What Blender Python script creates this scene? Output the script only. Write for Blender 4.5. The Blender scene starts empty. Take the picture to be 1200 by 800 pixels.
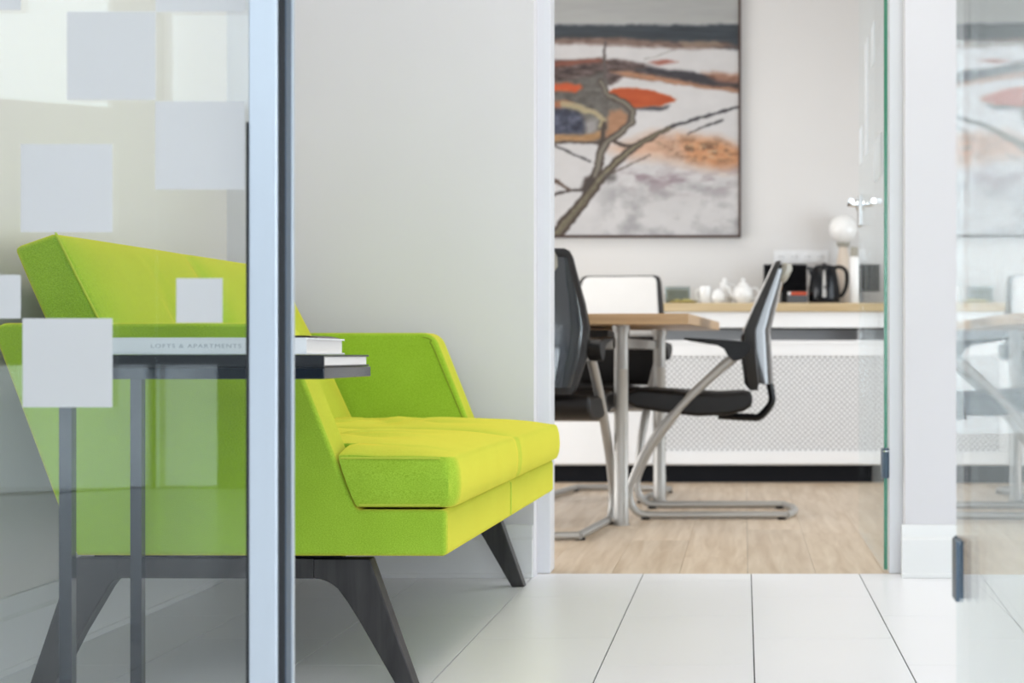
import bpy, bmesh, math, random
import numpy as np
from mathutils import Vector, Matrix

random.seed(7)
SC = bpy.context.scene
COL = SC.collection
PI = math.pi

# ------------------------------------------------------------------ camera
CAM_H = 0.6076
cam_data = bpy.data.cameras.new('camera')
cam_data.sensor_width = 36.0
cam_data.lens = 1906.0 / 1200.0 * 36.0
cam_data.shift_x = (600 - 872) / 1200.0
cam_data.shift_y = 16 / 1200.0
cam_data.clip_start = 0.05
cam_data.dof.use_dof = True
cam_data.dof.focus_distance = 3.25
cam_data.dof.aperture_fstop = 4.5
cam = bpy.data.objects.new('camera', cam_data)
cam.location = (0, 0, CAM_H)
cam.rotation_euler = (PI / 2, 0, 0)
COL.objects.link(cam)
SC.camera = cam

# ------------------------------------------------------------------ world, lights, exposure
SC.view_settings.view_transform = 'Standard'
SC.view_settings.look = 'None'
SC.view_settings.gamma = 1.0
SC.view_settings.use_curve_mapping = False
SC.view_settings.exposure = -0.03
world = bpy.data.worlds.new('overcast_sky')
SC.world = world
world.use_nodes = True
wb = world.node_tree.nodes['Background']
wb.inputs[0].default_value = (0.80, 0.90, 1.0, 1)
wb.inputs[1].default_value = 2.0

def area(name, loc, rot, sx, sy, watts, color):
    d = bpy.data.lights.new(name, 'AREA')
    d.shape = 'RECTANGLE'; d.size = sx; d.size_y = sy
    d.energy = watts; d.color = color
    o = bpy.data.objects.new(name, d)
    o.location = loc; o.rotation_euler = rot
    COL.objects.link(o)
    return o

# area lights in window openings; fill and veil lights stand in added windows
BAY = math.atan2(0.37, 0.541)          # added bay wall left behind the camera, angled for the glass reflection
area('daylight_near_window', (-2.08, -3.12, 2.2), (PI / 2, 0, 0), 1.14, 0.94, 5.4, (0.74, 0.88, 1.0))
area('daylight_bay_window', (-3.55 - .09 * math.sin(BAY), -2.40 - .09 * math.cos(BAY), 2.2), (PI / 2, 0, -BAY), 1.95, 0.94, 9.2, (0.74, 0.88, 1.0))
area('veil_bay_low_window', (-3.55 - .09 * math.sin(BAY), -2.40 - .09 * math.cos(BAY), 0.29), (PI / 2, 0, -BAY), 2.05, 0.57, 1.5, (0.80, 0.92, 1.0))  # added light in an unseen low opening, veils the left glass
area('veil_near_low_window', (-2.53, -3.12, 0.29), (PI / 2, 0, 0), 0.27, 0.57, 0.13, (0.80, 0.92, 1.0))  # added light that widens the veil in the left glass
area('fill_near_window_wide', (1.0, -3.12, 1.15), (PI / 2, 0, 0), 3.2, 1.9, 148, (0.86, 0.92, 1.0))  # added cool fill from behind the camera
area('daylight_right_window', (3.52, 3.7, 1.15), (PI / 2, 0, PI / 2), 1.2, 2.0, 48, (1.0, 0.955, 0.92))
area('fill_meeting_window', (-2.72, 6.1, 0.85), (PI / 2, 0, -PI / 2), 2.4, 1.4, 74, (1.0, 0.985, 0.97))  # added fill for the low fronts in the meeting room
area('fill_meeting_right_window', (2.07, 6.25, 0.85), (PI / 2, 0, PI / 2), 2.1, 1.4, 40, (0.86, 0.94, 1.0))  # added fill, also mirrored in the right chair's shell
LAMP = dict(corridor=14, lobby=9, meeting=2)

# ------------------------------------------------------------------ materials
MATS = {}
def rgb(r, g, b):
    def f(c):
        c /= 255.0
        return c / 12.92 if c <= 0.04045 else ((c + 0.055) / 1.055) ** 2.4
    return (f(r), f(g), f(b), 1)

def new_mat(name):
    m = bpy.data.materials.new(name); m.use_nodes = True
    MATS[name] = m
    nt = m.node_tree
    b = nt.nodes['Principled BSDF']
    return m, nt, b

def pmat(name, col, rough=0.5, metal=0.0, noise=0.0, nscale=30.0, bump=0.0, bscale=200.0, spec=0.5, stretch=None,
         sheen=0.0, coat=0.0, wave=None):
    m, nt, b = new_mat(name)
    b.inputs['Base Color'].default_value = col
    b.inputs['Roughness'].default_value = rough
    b.inputs['Metallic'].default_value = metal
    b.inputs['Specular IOR Level'].default_value = spec
    if sheen: b.inputs['Sheen Weight'].default_value = sheen
    if coat: b.inputs['Coat Weight'].default_value = coat
    tc = nt.nodes.new('ShaderNodeTexCoord')
    mp = nt.nodes.new('ShaderNodeMapping')
    if stretch: mp.inputs['Scale'].default_value = stretch
    nt.links.new(tc.outputs['Object'], mp.inputs['Vector'])
    nz = nt.nodes.new('ShaderNodeTexNoise'); nz.inputs['Scale'].default_value = nscale
    nz.inputs['Detail'].default_value = 4
    nt.links.new(mp.outputs['Vector'], nz.inputs['Vector'])
    if noise:
        mx = nt.nodes.new('ShaderNodeMix'); mx.data_type = 'RGBA'
        mx.inputs[6].default_value = tuple(c * (1 - noise) for c in col[:3]) + (1,)
        mx.inputs[7].default_value = tuple(min(1, c * (1 + noise)) for c in col[:3]) + (1,)
        nt.links.new(nz.outputs['Fac'], mx.inputs[0])
        nt.links.new(mx.outputs[2], b.inputs['Base Color'])
    if bump:
        n2 = nt.nodes.new('ShaderNodeTexNoise'); n2.inputs['Scale'].default_value = bscale
        nt.links.new(mp.outputs['Vector'], n2.inputs['Vector'])
        bp = nt.nodes.new('ShaderNodeBump'); bp.inputs['Strength'].default_value = bump
        bp.inputs['Distance'].default_value = 0.002
        nt.links.new(n2.outputs['Fac'], bp.inputs['Height'])
        nt.links.new(bp.outputs['Normal'], b.inputs['Normal'])
    return m

def wood_mat(name, c1, c2, rough=0.4, scale=(40, 2.0, 40), nscale=1.0, per_object=0.0, bump=0.1):
    m, nt, b = new_mat(name)
    tc = nt.nodes.new('ShaderNodeTexCoord'); mp = nt.nodes.new('ShaderNodeMapping')
    mp.inputs['Scale'].default_value = scale
    oi = nt.nodes.new('ShaderNodeObjectInfo')
    nt.links.new(tc.outputs['Object'], mp.inputs['Vector'])
    ml = nt.nodes.new('ShaderNodeMath'); ml.operation = 'MULTIPLY'; ml.inputs[1].default_value = 50
    nt.links.new(oi.outputs['Random'], ml.inputs[0])
    nz = nt.nodes.new('ShaderNodeTexNoise'); nz.noise_dimensions = '4D'
    nz.inputs['Scale'].default_value = nscale; nz.inputs['Detail'].default_value = 6
    nz.inputs['Distortion'].default_value = 0.6
    nt.links.new(mp.outputs['Vector'], nz.inputs['Vector'])
    nt.links.new(ml.outputs[0], nz.inputs['W'])
    cr = nt.nodes.new('ShaderNodeValToRGB')
    cr.color_ramp.elements[0].position = 0.3; cr.color_ramp.elements[0].color = c1
    cr.color_ramp.elements[1].position = 0.72; cr.color_ramp.elements[1].color = c2
    nt.links.new(nz.outputs['Fac'], cr.inputs[0])
    out = cr.outputs[0]
    if per_object:
        hv = nt.nodes.new('ShaderNodeHueSaturation')
        ma = nt.nodes.new('ShaderNodeMath'); ma.operation = 'MULTIPLY_ADD'
        ma.inputs[1].default_value = per_object; ma.inputs[2].default_value = 1 - per_object / 2
        nt.links.new(oi.outputs['Random'], ma.inputs[0])
        nt.links.new(ma.outputs[0], hv.inputs['Value'])
        nt.links.new(out, hv.inputs['Color']); out = hv.outputs[0]
    nt.links.new(out, b.inputs['Base Color'])
    b.inputs['Roughness'].default_value = rough
    if bump:
        bp = nt.nodes.new('ShaderNodeBump'); bp.inputs['Strength'].default_value = bump
        bp.inputs['Distance'].default_value = 0.001
        nt.links.new(nz.outputs['Fac'], bp.inputs['Height'])
        nt.links.new(bp.outputs['Normal'], b.inputs['Normal'])
    return m

def glass_mat(name, tint, ior=1.5):
    # clear sheet glass: straight-through transmission plus Fresnel reflection at both faces
    m = bpy.data.materials.new(name); m.use_nodes = True; MATS[name] = m
    nt = m.node_tree; nt.nodes.clear()
    out = nt.nodes.new('ShaderNodeOutputMaterial')
    tr = nt.nodes.new('ShaderNodeBsdfTransparent'); tr.inputs[0].default_value = tint
    gl = nt.nodes.new('ShaderNodeBsdfGlossy'); gl.inputs['Roughness'].default_value = 0.0
    gl.inputs[0].default_value = (0.96, 0.985, 1, 1)
    ge = nt.nodes.new('ShaderNodeNewGeometry')
    ix = nt.nodes.new('ShaderNodeMix'); ix.data_type = 'FLOAT'
    ix.inputs[2].default_value = ior; ix.inputs[3].default_value = 1 / ior
    nt.links.new(ge.outputs['Backfacing'], ix.inputs[0])
    fr = nt.nodes.new('ShaderNodeFresnel')
    nt.links.new(ix.outputs[0], fr.inputs['IOR'])
    mx = nt.nodes.new('ShaderNodeMixShader')
    nt.links.new(fr.outputs[0], mx.inputs[0])
    nt.links.new(tr.outputs[0], mx.inputs[1]); nt.links.new(gl.outputs[0], mx.inputs[2])
    nt.links.new(mx.outputs[0], out.inputs[0])
    return m

def emit_mat(name, col, s):
    m = bpy.data.materials.new(name); m.use_nodes = True; MATS[name] = m
    nt = m.node_tree; nt.nodes.clear()
    out = nt.nodes.new('ShaderNodeOutputMaterial')
    e = nt.nodes.new('ShaderNodeEmission'); e.inputs[0].default_value = col; e.inputs[1].default_value = s
    nt.links.new(e.outputs[0], out.inputs[0])
    return m

def film_mat(name):
    m = bpy.data.materials.new(name); m.use_nodes = True; MATS[name] = m
    nt = m.node_tree; nt.nodes.clear()
    out = nt.nodes.new('ShaderNodeOutputMaterial')
    d = nt.nodes.new('ShaderNodeBsdfDiffuse'); d.inputs[0].default_value = (0.77, 0.78, 0.79, 1)
    t = nt.nodes.new('ShaderNodeBsdfTranslucent'); t.inputs[0].default_value = (0.83, 0.835, 0.845, 1)
    nz = nt.nodes.new('ShaderNodeTexNoise'); nz.inputs['Scale'].default_value = 400
    bp = nt.nodes.new('ShaderNodeBump'); bp.inputs['Strength'].default_value = 0.05
    nt.links.new(nz.outputs['Fac'], bp.inputs['Height'])
    nt.links.new(bp.outputs['Normal'], d.inputs['Normal'])
    mx = nt.nodes.new('ShaderNodeMixShader'); mx.inputs[0].default_value = 0.55
    nt.links.new(d.outputs[0], mx.inputs[1]); nt.links.new(t.outputs[0], mx.inputs[2])
    nt.links.new(mx.outputs[0], out.inputs[0])
    return m

def fabric_mat(name, c_lo, c_hi):
    m, nt, b = new_mat(name)
    tc = nt.nodes.new('ShaderNodeTexCoord')
    nz = nt.nodes.new('ShaderNodeTexNoise'); nz.inputs['Scale'].default_value = 420; nz.inputs['Detail'].default_value = 3
    nb = nt.nodes.new('ShaderNodeTexNoise'); nb.inputs['Scale'].default_value = 9; nb.inputs['Detail'].default_value = 3
    mp = nt.nodes.new('ShaderNodeMapping'); mp.inputs['Scale'].default_value = (1, 1, 1.7)
    nt.links.new(tc.outputs['Object'], mp.inputs['Vector'])
    nt.links.new(mp.outputs[0], nz.inputs['Vector']); nt.links.new(tc.outputs['Object'], nb.inputs['Vector'])
    cr = nt.nodes.new('ShaderNodeValToRGB')
    cr.color_ramp.elements[0].position = 0.34; cr.color_ramp.elements[0].color = c_lo
    cr.color_ramp.elements[1].position = 0.66; cr.color_ramp.elements[1].color = c_hi
    mm = nt.nodes.new('ShaderNodeMath'); mm.operation = 'MULTIPLY_ADD'; mm.inputs[1].default_value = 0.25; mm.inputs[2].default_value = -0.125
    nt.links.new(nb.outputs['Fac'], mm.inputs[0])
    ad = nt.nodes.new('ShaderNodeMath'); ad.operation = 'ADD'
    nt.links.new(nz.outputs['Fac'], ad.inputs[0]); nt.links.new(mm.outputs[0], ad.inputs[1])
    nt.links.new(ad.outputs[0], cr.inputs[0])
    nt.links.new(cr.outputs[0], b.inputs['Base Color'])
    b.inputs['Roughness'].default_value = 0.95
    b.inputs['Sheen Weight'].default_value = 1.0
    b.inputs['Sheen Roughness'].default_value = 0.6
    b.inputs['Sheen Tint'].default_value = (1.0, 0.77, 0.10, 1)  # yellow sheen put in to imitate warm light on grazing faces
    b.inputs['Specular IOR Level'].default_value = 0.1
    bp = nt.nodes.new('ShaderNodeBump'); bp.inputs['Strength'].default_value = 0.35; bp.inputs['Distance'].default_value = 0.0015
    nt.links.new(nz.outputs['Fac'], bp.inputs['Height']); nt.links.new(bp.outputs['Normal'], b.inputs['Normal'])
    return m

pmat('wall_paint', (0.68, 0.67, 0.70, 1), 0.9, noise=0.015, nscale=4, bump=0.03, bscale=300, spec=0.2)
pmat('wall_reflection_dark', (0.22, 0.23, 0.25, 1), 0.9, noise=0.02, nscale=4, spec=0.2)  # dark tone put on unseen lobby walls to dim the glass reflections
pmat('wall_warm', (0.74, 0.71, 0.685, 1), 0.9, noise=0.015, nscale=4, bump=0.03, bscale=300, spec=0.2)
pmat('wall_far', (0.67, 0.66, 0.65, 1), 0.9, noise=0.015, nscale=4, spec=0.2)
pmat('ceiling_paint', (0.86, 0.86, 0.85, 1), 0.9, noise=0.01, nscale=5)
pmat('trim_white', (0.76, 0.765, 0.77, 1), 0.35, noise=0.01, nscale=6)
pmat('frame_white', (0.68, 0.69, 0.73, 1), 0.4, noise=0.01, nscale=6)
pmat('grout', (0.10, 0.10, 0.105, 1), 0.9, noise=0.1, nscale=60)
pmat('tile', (0.845, 0.845, 0.87, 1), 0.28, noise=0.02, nscale=3.0, bump=0.02, bscale=60)
wood_mat('oak_floor', rgb(190, 166, 138), rgb(222, 204, 182), 0.42, (30, 2.2, 30), per_object=0.14)
wood_mat('oak_table', rgb(165, 130, 90), rgb(196, 162, 120), 0.4, (3, 40, 40))
wood_mat('oak_counter', rgb(186, 162, 122), rgb(208, 188, 150), 0.4, (3, 40, 40))
wood_mat('dark_wood', rgb(24, 23, 23), rgb(58, 55, 55), 0.5, (60, 60, 5), bump=0.2)
glass_mat('glass', (0.95, 0.972, 0.965, 1))
glass_mat('window_glass', (0.985, 0.985, 0.985, 1))
glass_mat('glass_small', (0.86, 0.89, 0.88, 1))
pmat('glass_edge', rgb(40, 120, 90), 0.2, noise=0.15, nscale=30)
film_mat('film')
pmat('aluminium', rgb(196, 206, 214), 0.35, 0.55, noise=0.02, nscale=20, bump=0.02, stretch=(60, 60, 1))
pmat('gasket', (0.008, 0.010, 0.012, 1), 0.6, noise=0.1)
pmat('anodised_grey', rgb(70, 88, 104), 0.35, 0.25, noise=0.05)
pmat('steel', rgb(190, 190, 188), 0.3, 0.9, noise=0.03, nscale=15)
pmat('silver_paint', rgb(172, 169, 164), 0.48, 0.55, noise=0.02, nscale=15)
pmat('chrome', rgb(225, 228, 230), 0.08, 1.0, noise=0.01)
fabric_mat('lime_fabric', (0.215, 0.405, 0.022, 1), (0.345, 0.58, 0.056, 1))
pmat('lime_piping', (0.46, 0.56, 0.05, 1), 0.9, noise=0.1, nscale=200)
pmat('welt_dark', (0.20, 0.25, 0.015, 1), 0.9, noise=0.1, nscale=200)
pmat('charcoal_metal', rgb(22, 30, 40), 0.08, 0.0, noise=0.06, nscale=20, spec=0.6)
pmat('book_white', (0.80, 0.82, 0.84, 1), 0.45, noise=0.02)
pmat('book_black', (0.012, 0.014, 0.018, 1), 0.35, noise=0.05)
pmat('book_maroon', rgb(60, 30, 26), 0.4, noise=0.1)
pmat('paper', (0.80, 0.79, 0.77, 1), 0.8, noise=0.08, nscale=8, stretch=(2, 2, 400))
pmat('print_grey', rgb(170, 178, 184), 0.6, noise=0.02)
pmat('black_leather', (0.010, 0.0085, 0.008, 1), 0.45, spec=0.25, noise=0.15, nscale=14, bump=0.12, bscale=160)
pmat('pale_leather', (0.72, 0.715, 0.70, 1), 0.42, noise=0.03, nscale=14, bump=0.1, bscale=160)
pmat('grey_plastic', (0.026, 0.025, 0.025, 1), 0.5, spec=0.3, noise=0.06)
pmat('shell_plastic', (0.012, 0.016, 0.021, 1), 0.16, noise=0.05, coat=1.0)
pmat('black_plastic', (0.006, 0.006, 0.007, 1), 0.45, spec=0.25, noise=0.08)
pmat('gloss_black', (0.004, 0.005, 0.007, 1), 0.2, noise=0.05, spec=0.3)
pmat('screen_black', (0.002, 0.002, 0.003, 1), 0.5, noise=0.05, spec=0.08)
pmat('cabinet_white', (0.88, 0.885, 0.89, 1), 0.35, noise=0.008)
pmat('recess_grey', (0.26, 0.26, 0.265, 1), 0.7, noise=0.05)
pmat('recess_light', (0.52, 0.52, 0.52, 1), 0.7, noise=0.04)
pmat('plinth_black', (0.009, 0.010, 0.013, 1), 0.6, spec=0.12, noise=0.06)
pmat('porcelain', (0.88, 0.88, 0.87, 1), 0.12, noise=0.005, coat=0.5)
pmat('beige_ceramic', rgb(214, 200, 184), 0.6, noise=0.04)
pmat('opal_glass', (0.86, 0.86, 0.85, 1), 0.15, noise=0.005, coat=0.4)
pmat('box_grey', rgb(84, 86, 90), 0.5, noise=0.05)
pmat('orange_red', rgb(206, 78, 40), 0.5, noise=0.08)
pmat('olive_yellow', rgb(196, 186, 116), 0.5, noise=0.12, nscale=40)
pmat('cap_grey', rgb(158, 154, 142), 0.4, noise=0.04)
pmat('frame_brown', rgb(62, 40, 30), 0.45, noise=0.1)
emit_mat('lamp_diffuser', (1, 0.97, 0.93, 1), 4.0)
emit_mat('window_sky', (0.80, 0.90, 1.0, 1), 1.0)

# ------------------------------------------------------------------ helpers
def mesh_obj(name, verts, faces, mat, parent=None, smooth=False, loc=None):
    me = bpy.data.meshes.new(name)
    me.from_pydata([tuple(v) for v in verts], [], faces)
    me.validate(); 
    bm = bmesh.new(); bm.from_mesh(me)
    bmesh.ops.recalc_face_normals(bm, faces=bm.faces)
    bm.to_mesh(me); bm.free()
    if mat: me.materials.append(MATS[mat])
    if smooth:
        for p in me.polygons: p.use_smooth = True
    o = bpy.data.objects.new(name, me)
    COL.objects.link(o)
    if parent: o.parent = parent
    if loc: o.location = loc
    return o

def bev(o, w=0.004, seg=2, ang=35):
    m = o.modifiers.new('bevel', 'BEVEL'); m.width = w; m.segments = seg
    m.limit_method = 'ANGLE'; m.angle_limit = math.radians(ang)
    m.harden_normals = True
    for p in o.data.polygons: p.use_smooth = True
    return o

BOXF = [(0, 1, 3, 2), (4, 6, 7, 5), (0, 4, 5, 1), (2, 3, 7, 6), (0, 2, 6, 4), (1, 5, 7, 3)]
def box(name, x0, x1, y0, y1, z0, z1, mat, parent=None, b=0.0, seg=2):
    v = [(x, y, z) for x in (x0, x1) for y in (y0, y1) for z in (z0, z1)]
    o = mesh_obj(name, v, BOXF, mat, parent)
    if b: bev(o, b, seg)
    return o

def boxes(name, lst, mat, parent=None, b=0.0):
    V, F = [], []
    for (x0, x1, y0, y1, z0, z1) in lst:
        n = len(V)
        V += [(x, y, z) for x in (x0, x1) for y in (y0, y1) for z in (z0, z1)]
        F += [tuple(n + i for i in f) for f in BOXF]
    o = mesh_obj(name, V, F, mat, parent)
    if b: bev(o, b)
    return o

def prism_xz(name, poly, y0, y1, mat, parent=None, b=0.0, seg=2, ang=35):
    n = len(poly)
    V = [(x, y0, z) for x, z in poly] + [(x, y1, z) for x, z in poly]
    F = [tuple(range(n)), tuple(range(2 * n - 1, n - 1, -1))]
    F += [(i, (i + 1) % n, n + (i + 1) % n, n + i) for i in range(n)]
    o = mesh_obj(name, V, F, mat, parent)
    if b: bev(o, b, seg, ang)
    return o

def fillet(poly, idx, r, n=5):
    out = []
    N = len(poly)
    for i, p in enumerate(poly):
        if i not in idx:
            out.append(p); continue
        rr = idx[i] if isinstance(idx, dict) else r
        P = Vector(p); A = (Vector(poly[i - 1]) - P).normalized(); B = (Vector(poly[(i + 1) % N]) - P).normalized()
        a = math.acos(max(-1, min(1, A.dot(B)))) / 2
        t = rr / math.tan(a)
        c = P + (A + B).normalized() * (rr / math.sin(a))
        p0 = P + A * t; p1 = P + B * t
        a0 = math.atan2(p0.y - c.y, p0.x - c.x); a1 = math.atan2(p1.y - c.y, p1.x - c.x)
        d = (a1 - a0 + PI) % (2 * PI) - PI
        for k in range(n + 1):
            t_ = a0 + d * k / n
            out.append((c.x + rr * math.cos(t_), c.y + rr * math.sin(t_)))
    return out

def catmull(pts, n=6):
    P = [Vector(p) for p in pts]
    P = [P[0] * 2 - P[1]] + P + [P[-1] * 2 - P[-2]]
    out = []
    for i in range(1, len(P) - 2):
        for k in range(n):
            t = k / n
            a, b_, c, d = P[i - 1], P[i], P[i + 1], P[i + 2]
            out.append(0.5 * ((2 * b_) + (c - a) * t + (2 * a - 5 * b_ + 4 * c - d) * t * t + (3 * b_ - a - 3 * c + d) * t ** 3))
    out.append(P[-2])
    return out

def tube_geo(pts, rad, seg=10, closed=False, sx=1.0):
    P = [Vector(p) for p in pts]; n = len(P)
    rads = rad if isinstance(rad, (list, tuple)) else [rad] * n
    T = []
    for i in range(n):
        if closed: d = P[(i + 1) % n] - P[i - 1]
        else: d = P[min(i + 1, n - 1)] - P[max(i - 1, 0)]
        T.append(d.normalized())
    up = Vector((0, 1, 0)) if abs(T[0].y) < 0.9 else Vector((0, 0, 1))
    N = (up - T[0] * up.dot(T[0])).normalized()
    V, F = [], []
    for i in range(n):
        N = (N - T[i] * N.dot(T[i])).normalized()
        B = T[i].cross(N)
        for k in range(seg):
            a = 2 * PI * k / seg
            V.append(P[i] + N * (math.cos(a) * rads[i]) + B * (math.sin(a) * rads[i] * sx))
    m = n if closed else n - 1
    for i in range(m):
        for k in range(seg):
            j = (i + 1) % n
            F.append((i * seg + k, i * seg + (k + 1) % seg, j * seg + (k + 1) % seg, j * seg + k))
    if not closed:
        F.append(tuple(range(seg - 1, -1, -1))); F.append(tuple((n - 1) * seg + k for k in range(seg)))
    return V, F

def smooth_by_angle(o, deg=40):
    for p in o.data.polygons: p.use_smooth = True
    try:
        o.data.set_sharp_from_angle(angle=math.radians(deg))
    except Exception:
        pass
    return o

def tube(name, pts, rad, mat, parent=None, seg=10, closed=False, sx=1.0):
    V, F = tube_geo(pts, rad, seg, closed, sx)
    return smooth_by_angle(mesh_obj(name, V, F, mat, parent), 50)

def lathe_geo(prof, seg=28):
    V, F = [], []
    n = len(prof)
    for k in range(seg):
        a = 2 * PI * k / seg
        for r, z in prof: V.append((max(r, 1e-5) * math.cos(a), max(r, 1e-5) * math.sin(a), z))
    for k in range(seg):
        j = (k + 1) % seg
        for i in range(n - 1):
            F.append((k * n + i, j * n + i, j * n + i + 1, k * n + i + 1))
    F.append(tuple(k * n for k in range(seg))[::-1]); F.append(tuple(k * n + n - 1 for k in range(seg)))
    return V, F

def lathe(name, prof, mat, parent=None, seg=28, loc=None, ang=40):
    V, F = lathe_geo(prof, seg)
    o = mesh_obj(name, V, F, mat, parent, loc=loc)
    return smooth_by_angle(o, ang)

def loft(name, rings, mat, parent=None, ang=45, caps=True):
    n = len(rings[0]); V = [p for r in rings for p in r]; F = []
    for i in range(len(rings) - 1):
        for k in range(n):
            F.append((i * n + k, i * n + (k + 1) % n, (i + 1) * n + (k + 1) % n, (i + 1) * n + k))
    if caps:
        F.append(tuple(range(n))[::-1]); F.append(tuple((len(rings) - 1) * n + k for k in range(n)))
    return smooth_by_angle(mesh_obj(name, V, F, mat, parent), ang)

def tag(o, label, cat, group=None, kind=None):
    o['label'] = label; o['category'] = cat
    if group: o['group'] = group
    if kind: o['kind'] = kind
    return o

def thing(name, label, cat, loc=(0, 0, 0), rz=0.0, group=None, kind=None):
    o = bpy.data.objects.new(name, None)
    o.empty_display_size = 0.1
    COL.objects.link(o); o.location = loc; o.rotation_euler = (0, 0, rz)
    return tag(o, label, cat, group, kind)

def struct(o, label, cat):
    return tag(o, label, cat, kind='structure')

# ------------------------------------------------------------------ the setting
WY = 4.45      # partition wall face
FY = 4.525     # tile / wood border, front of the door frame
GY = 2.20      # front glass partition
FARY = 8.10    # meeting room far wall
LX = -1.415    # left wall face
CH = 2.7

fl = box('floor', -4.7, 3.5, -3.1, FARY + 0.1, -0.12, -0.003, 'grout')
struct(fl, 'floor of pale rectangular tiles meeting light oak planks at the doorway', 'floor')
# tiles: 0.3 x 0.6 m running bond, one object each (near field around the view); the rest joined
def tile_mesh(w, l, name='tile'):
    g, gy = 0.0014, 0.0008
    v = [(x, y, z) for x in (g, w - g) for y in (gy, l - gy) for z in (-0.004, 0.0)]
    me = bpy.data.meshes.new(name)
    me.from_pydata(v, [], BOXF)
    bm = bmesh.new(); bm.from_mesh(me); bmesh.ops.recalc_face_normals(bm, faces=bm.faces); bm.to_mesh(me); bm.free()
    me.materials.append(MATS['tile'])
    return me
TM = {}
rest = []
for k in range(-16, 12):
    x0 = 0.0196 + 0.3 * k; x1 = x0 + 0.3
    xa, xb = max(x0, -4.69), min(x1, 3.49)
    if xb - xa < 0.01: continue
    off = 3.790 if k % 2 == 1 else 4.092
    for j in range(-14, 3):
        ya = max(off + 0.6 * j, -3.09); yb = min(off + 0.6 * (j + 1), FY)
        if yb - ya < 0.01: continue
        if -1.8 < x0 < 1.9 and ya > 1.2:
            key = (round(xb - xa, 4), round(yb - ya, 4))
            if key not in TM: TM[key] = tile_mesh(*key)
            o = bpy.data.objects.new('tile', TM[key]); COL.objects.link(o)
            o.parent = fl; o.location = (xa, ya, 0)
        else:
            rest.append((xa + .0014, xb - .0014, ya + .0008, yb - .0008, -0.004, 0.0))
o = boxes('tile_field', rest, 'tile', fl); o['kind'] = 'stuff'
# oak planks of the meeting room
PM = {}
pw = 0.19
for k in range(24):
    xa = -2.65 + pw * k; xb = min(xa + pw, 1.9)
    if xb - xa < 0.02: continue
    s = FY - random.random() * 1.1
    while s < FARY:
        ya, yb = max(s, FY), min(s + 1.28, FARY)
        s += 1.28
        if yb - ya < 0.02: continue
        v = [(x, y, z) for x in (0.0004, xb - xa - 0.0004) for y in (0.0004, yb - ya - 0.0004) for z in (-0.004, 0.0)]
        o = mesh_obj('plank', v, BOXF, 'oak_floor', fl, loc=(xa, ya, 0))

ce = box('ceiling', -4.7, 3.5, -3.1, FARY + 0.1, CH, CH + 0.1, 'ceiling_paint')
struct(ce, 'plain white painted ceiling over lobby and meeting room', 'ceiling')

# left wall beside the sofa, with its baseboard
struct(box('wall_left', LX - 0.12, LX, GY, WY + 0.12, 0, CH, 'wall_warm'), 'warm off-white wall behind the back of the lime sofa', 'wall')
# partition wall with the doorway
DX0, DX1, DTOP = -0.575, 0.4415, 2.34
struct(boxes('wall_middle', [(LX, DX0, WY, WY + 0.12, 0, CH), (DX1, 3.4, WY, WY + 0.12, 0, CH), (DX0, DX1, WY, WY + 0.12, DTOP, CH)],
             'wall_paint'), 'pale grey-white partition wall around the meeting room doorway', 'wall')
def baseboard(name, a, b, face, axis, label):
    # two-step profile, 14.5 cm high, projecting from the wall face; joined moulding of one run
    prof = [(0, 0), (0.020, 0), (0.020, 0.012), (0.017, 0.014), (0.017, 0.104), (0.014, 0.108), (0.012, 0.112), (0.012, 0.136), (0.009, 0.145), (0, 0.145)]
    n = len(prof); V = []
    for t in (a, b):
        for d, z in prof:
            V.append((t, face - d, z) if axis == 'x' else (face + d, t, z))
    F = [tuple(range(n)), tuple(range(2 * n - 1, n - 1, -1))] + [(i, (i + 1) % n, n + (i + 1) % n, n + i) for i in range(n)]
    o = mesh_obj(name, V, F, 'trim_white'); bev(o, 0.0012, 1, 20)
    return struct(o, label, 'baseboard')
baseboard('baseboard_left', GY + 0.03, WY, LX, 'y', 'white moulded baseboard along the wall behind the sofa')
baseboard('baseboard_middle', LX + 0.02, DX0 - 0.002, WY, 'x', 'white moulded baseboard under the wall beside the far sofa leg')
baseboard('baseboard_middle_right', 0.430, 3.38, WY, 'x', 'white moulded baseboard right of the doorway, beside the glass doors')
# door lining
t = thing('trim_1', 'white door lining framing the meeting room doorway', 'door frame', (0, FY, 0), kind='structure')
box('jamb', DX0 - 0.002, -0.539, 0.0, 0.10, 0, DTOP, 'frame_white', t, 0.003)
box('jamb', 0.4035, DX1 + 0.002, 0.0, 0.10, 0, DTOP, 'frame_white', t, 0.003)
box('head_lining', -0.539, 0.4035, 0.0, 0.10, DTOP - 0.04, DTOP, 'frame_white', t, 0.003)
# meeting room shell
struct(box('wall_far', -2.75, 2.0, FARY, FARY + 0.1, 0, CH, 'wall_far'), 'pale meeting room wall carrying the framed landscape painting', 'wall')
struct(boxes('wall_meeting_right', [(1.9, 2.0, WY + 0.12, 5.2, 0, CH), (1.9, 2.0, 7.3, FARY, 0, CH), (1.9, 2.0, 5.2, 7.3, 0, .2), (1.9, 2.0, 5.2, 7.3, 1.6, CH)], 'wall_far'), 'side wall with an added fill window at the right of the meeting room', 'wall')
struct(boxes('wall_meeting_left', [(-2.65, -2.55, WY + 0.12, 4.9, 0, CH), (-2.65, -2.55, 7.3, FARY, 0, CH), (-2.65, -2.55, 4.9, 7.3, 0, 0.2),
              (-2.65, -2.55, 4.9, 7.3, 1.6, CH)], 'wall_far'), 'side wall with an added fill window at the left of the meeting room', 'wall')
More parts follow.
